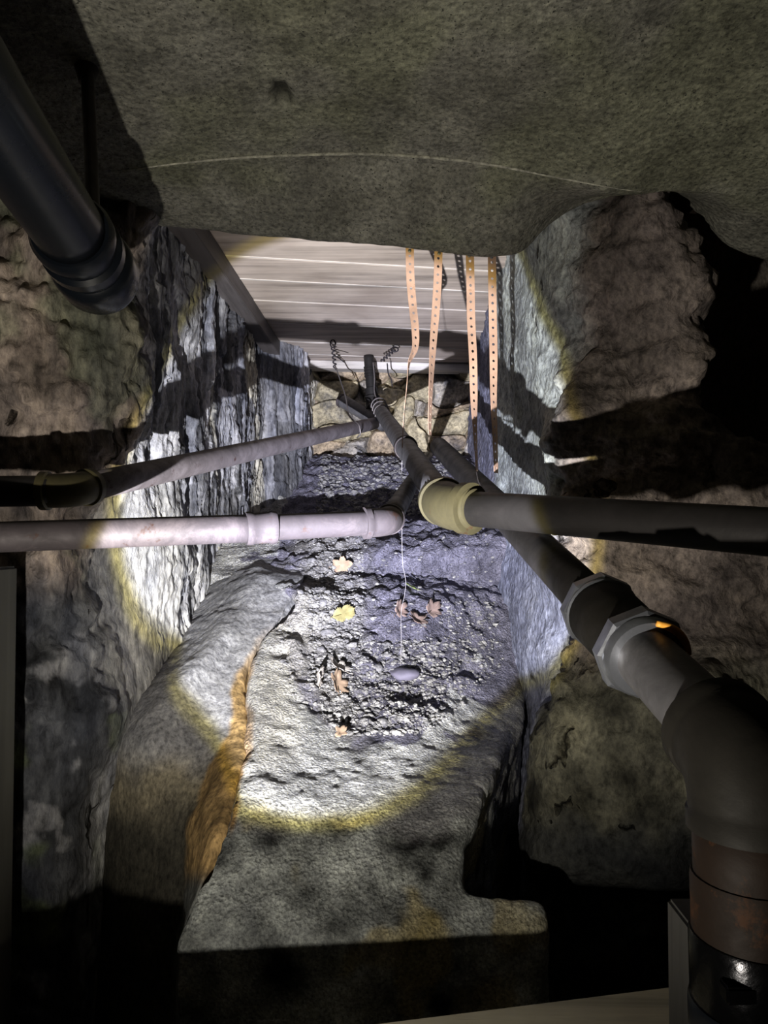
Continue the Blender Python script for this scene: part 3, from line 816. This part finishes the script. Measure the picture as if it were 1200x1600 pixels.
# thread down to the ground
o = wire('thread', [P(628, 698, 1.63), P(628, 800, 1.64), P(629, 880, 1.67), P(634, 908, 1.70), P(632, 930, 1.72), P(627, 955, 1.70), P(627, 1000, 1.72), P(626, 1040, 1.74)], .0004, M['thread'], n=50, seg=6)
tag(o, 'thin pale thread hanging from the leftmost strap down to the gravel', 'thread')
o = wire('tie_wire', [P(745, 738, 1.63), P(748, 752, 1.56), P(756, 766, 1.44)], .0016, M['wire']); tag(o, 'short wire from the third strap to the dark right pipe', 'wire')

# short grey pipe stub behind, and dark junction beneath the riser
t = empty('pipe_stub', P(535, 628, 3.3), 'short grey pipe stub sloping behind the riser foot', 'pipe')
a_, b_ = P(534, 626, 3.32), P(600, 664, 3.15)
straight('pipe', a_, b_, .030, M['iron_grey'], t)
lathe('rim', a_-(b_-a_).normalized()*.004, (b_-a_), [(0, .02), (0, .032), (.008, .033), (.012, .031), (.012, .02)], M['iron_dusty'], t)

# ------------------------------------------------------------------ things in the near dark
bz = P(1066, 1538, .95).z-CAMZ
bd = [W(-.95, .70, bz), W(P(1066, 1538, .95).x, .95, bz), W(P(1066, 1538, .95).x, .80, bz), W(-.95, .55, bz)]
vs = [bd[0], bd[1], bd[2], bd[3]]; vs += [v+Vector((0, .0, -.30)) for v in vs]  # depth below the board is added to block torch light underneath
o = box(vs, 'timber_beam', M['board'], None, .003); tag(o, 'pale grey timber beam lying along the bottom edge of the view', 'beam')
pb = P(22, 870, 1.22)
rows_ = []
o = aabox(-.76, (22-600)/F*1.2, 1.155, 1.215, -1.02, P(20, 885, 1.2).z-CAMZ, 'post', M['post'], None, .004); tag(o, 'narrow upright timber post at the left edge', 'post')
kx0 = .2875
t = aabox(kx0, kx0+.13, .64, .76, -1.0, P(1036, 1402, .76).z-CAMZ, 'support_block', M['block'], None, .003)
tag(t, 'dark squared upright block standing right of the timber beam, under the dropping pipe', 'block')

# ------------------------------------------------------------------ leaves, stones, gravel on the ramp
bpy.context.view_layer.update()
def tree_of(o): return BVHTree.FromPolygons([v.co.copy() for v in o.data.vertices], [tuple(p.vertices) for p in o.data.polygons])
bvh = tree_of(floor)
def ground(px, py):
    """where the line of sight through this column and row meets the ramp"""
    d = (P(px, py, 1.0)-camo.location).normalized()
    h = bvh.ray_cast(camo.location, d)
    return (h[0], h[1]) if h[0] else (None, None)
def leaf_mesh(size, lobes, seed, curl=.35):
    rnd = random.Random(seed); n = 64; V = [(0, 0, 0)]
    out = []
    for i in range(n):
        a = 2*math.pi*i/n
        r = .52+.48*abs(math.cos(a*lobes/2))**.7
        r *= 1-.25*abs(math.sin(a)); r *= 1+.08*rnd.uniform(-1, 1)
        out.append((math.cos(a)*r, math.sin(a)*r))
    rings = [.33, .66, 1.0]
    for rg in rings:
        for (x, y) in out: V.append((x*rg, y*rg, 0))
    W_ = []
    for (x, y, z) in V:
        zz = curl*(abs(y)**1.4)+curl*.8*max(0, x)**2 + .07*math.sin(x*5+seed)*math.cos(y*4) - .04*math.exp(-abs(y)*20)
        W_.append(Vector((x, y, zz))*size)
    Fc = [(0, 1+i, 1+(i+1) % n) for i in range(n)]
    for k in range(2):
        for i in range(n): Fc.append((1+k*n+i, 1+(k+1)*n+i, 1+(k+1)*n+(i+1) % n, 1+k*n+(i+1) % n))
    me = mesh_from(W_, Fc, 'leaf')
    bm = bmesh.new(); bm.from_mesh(me); bmesh.ops.solidify(bm, geom=list(bm.faces), thickness=size*.02); bm.to_mesh(me); bm.free()
    return me
def leaf(px, py, size, lobes, seed, mat, label, rot, tilt=0.0, curl=.35, lift=.012):
    p, n = ground(px, py)
    if p is None: return
    if n.z < 0: n = -n
    t = empty('fallen_leaf', (0, 0, 0), label, 'leaf')
    link('blade', leaf_mesh(size, lobes, seed, curl), mat, t)
    pts = [Vector((-size*(.9+.5*i/8), size*.06*math.sin(i*.5), size*.05*i/8)) for i in range(9)]
    pts = [Vector((-size*.2, 0, size*.02))]+pts
    raw('stalk', pts, size*.025, mat, t, 6)
    q = n.to_track_quat('Z', 'Y').to_matrix() @ Matrix.Rotation(rot, 3, 'Z') @ Matrix.Rotation(tilt, 3, 'X')
    t.matrix_world = Matrix.Translation(p+n*lift) @ q.to_4x4()
leaf(522, 1076, .036, 5, 1, M['leaf_tan'], 'large tan curled leaf lying left of centre on the ramp', 1.1, .25, .5, .016)
leaf(531, 1052, .030, 5, 9, M['leaf_pale'], 'pale curled leaf touching the large tan leaf from above', 2.6, .5, .6, .016)
leaf(492, 1062, .024, 2, 3, M['leaf_pale'], 'narrow whitish curled leaf left of the large tan leaf', 1.2, .9, .9, .012)
leaf(618, 958, .032, 7, 4, M['leaf_brown'], 'spiky dark brown leaf just below the small green leaf', .4, .3, .6, .014)
leaf(652, 975, .034, 5, 5, M['leaf_brown'], 'pinkish brown leaf right of the thread, low of its pair', 1.9, .2, .4)
leaf(672, 958, .034, 5, 6, M['leaf_brown'], 'pinkish brown leaf farthest right on the ramp', .5, .4, .6)
leaf(640, 922, .018, 2, 7, M['leaf_green'], 'small yellow-green leaf beside the thread', 2.4, .3, .3)
leaf(532, 962, .034, 2, 8, M['leaf_yellow'], 'yellow folded leaf among pale stones left of centre', .2, .2, .4)
leaf(536, 884, .034, 5, 10, M['leaf_tan'], 'tan crumpled leaf just below the lower left pipe', .2, .2, .4)
leaf(531, 1150, .018, 4, 11, M['leaf_tan'], 'tiny tan leaf scrap on the mortar below the large tan leaf', .7, .1, .3)

# one smooth dark stone and the larger pale ones
p, n = ground(632, 1056)
o = blob('stone', p+Vector((0, 0, .004)), .034, M['dark_stone'], (1.1, .9, .45), .12, 3); tag(o, 'smooth dark purple flat stone right below the thread end', 'stone')
rnd = random.Random(11)
spots = [
 (486, 876, 'small stone high on the left of the ramp, close under the lower left pipe'),
 (545, 912, 'bluish flat stone left of centre between the two upper leaves'),
 (505, 940, 'pale stone just up and left of the yellow folded leaf'),
 (563, 938, 'grey stone just up and right of the yellow folded leaf'),
 (512, 988, 'pale stone just below and left of the yellow folded leaf'),
 (550, 1008, 'pale stone midway between the yellow leaf and the large tan leaf'),
 (500, 1014, 'pale stone above the narrow whitish curled leaf'),
 (604, 1008, 'grey stone up and left of the smooth dark stone, left of the thread'),
 (592, 1044, 'grey stone close against the left side of the smooth dark stone'),
 (570, 1100, 'pale stone to the lower right of the large tan leaf'),
 (648, 1098, 'rounded pale stone straight below the smooth dark stone'),
 (690, 1108, 'pale stone low on the right edge of the gravel'),
 (600, 1128, 'lowest pale stone on the ramp, above the mortar apron'),
 (712, 1046, 'pale stone right of the smooth dark stone near the right wall'),
 (470, 926, 'pale stone farthest left on the ramp beside the mortar edge'),
]
stone_protos = []
for i, (px, py, lab) in enumerate(spots):
    p, n = ground(px, py)
    if p is None: continue
    r = rnd.uniform(.011, .017)
    if i < 6:
        o = blob('stone', p, r, M['stone'], (1.2, .9, .6), .25, i+20, 2); stone_protos.append(o)
    else:
        o = stone_protos[i % 6].copy(); COL.objects.link(o); o.location = p
        o.scale = (rnd.uniform(.7, 1.2),)*3
    o.rotation_euler = (rnd.uniform(-.4, .4), rnd.uniform(-.4, .4), rnd.uniform(0, 6))
    tag(o, lab, 'stone', 'pale stones on the ramp')

# gravel: countless chips in one mesh
def chips(name, n, pick, rmin, rmax, mat, label):
    base = bmesh.new(); bmesh.ops.create_icosphere(base, subdivisions=1, radius=1)
    bv = [v.co.copy() for v in base.verts]; bf = [[v.index for v in f.verts] for f in base.faces]; base.free()
    V = []; Fc = []; k = 0
    while k < n:
        k += 1
        px, py = pick()
        p, nn = ground(px, py)
        if p is None or abs(p.x-.02) > .30 or p.y > 3.4: continue
        r = rmin+(rmax-rmin)*rnd.random()**3
        R = Matrix.Rotation(rnd.uniform(0, 6.28), 3, 'Z') @ Matrix.Rotation(rnd.uniform(-.6, .6), 3, 'X')
        s = (rnd.uniform(.8, 1.5), rnd.uniform(.6, 1.1), rnd.uniform(.4, .8)); b = len(V)
        jit = [rnd.uniform(.7, 1.25) for _ in range(12)]
        for j, v in enumerate(bv):
            V.append(p+R @ Vector((v.x*s[0], v.y*s[1], v.z*s[2]))*r*jit[j])
        for f in bf: Fc.append([b+q for q in f])
    me = mesh_from(V, Fc, name, False); o = link(name, me, mat); tag(o, label, 'gravel', kind='stuff'); return o
def pick_main():
    while True:
        px = rnd.uniform(410, 790); py = rnd.uniform(830, 1150)
        w_ = .06
        if abs(px-525) < 42 and py < 1080: w_ = 1
        if py > 1000 and 500 < px < 730: w_ = .8
        if px > 690 and py > 940: w_ = .35
        if rnd.random() < w_ and gravelly(px, py) > .3: return px, py
chips('gravel', 5200, pick_main, .0020, .0080, M['gravel'], 'pale and grey stone chips strewn over the dark ramp')
def pick_back(): return rnd.uniform(455, 700), rnd.uniform(700, 805)
chips('gravel', 1800, pick_back, .005, .016, M['gravel'], 'stone chips on the far ground below the back wall')
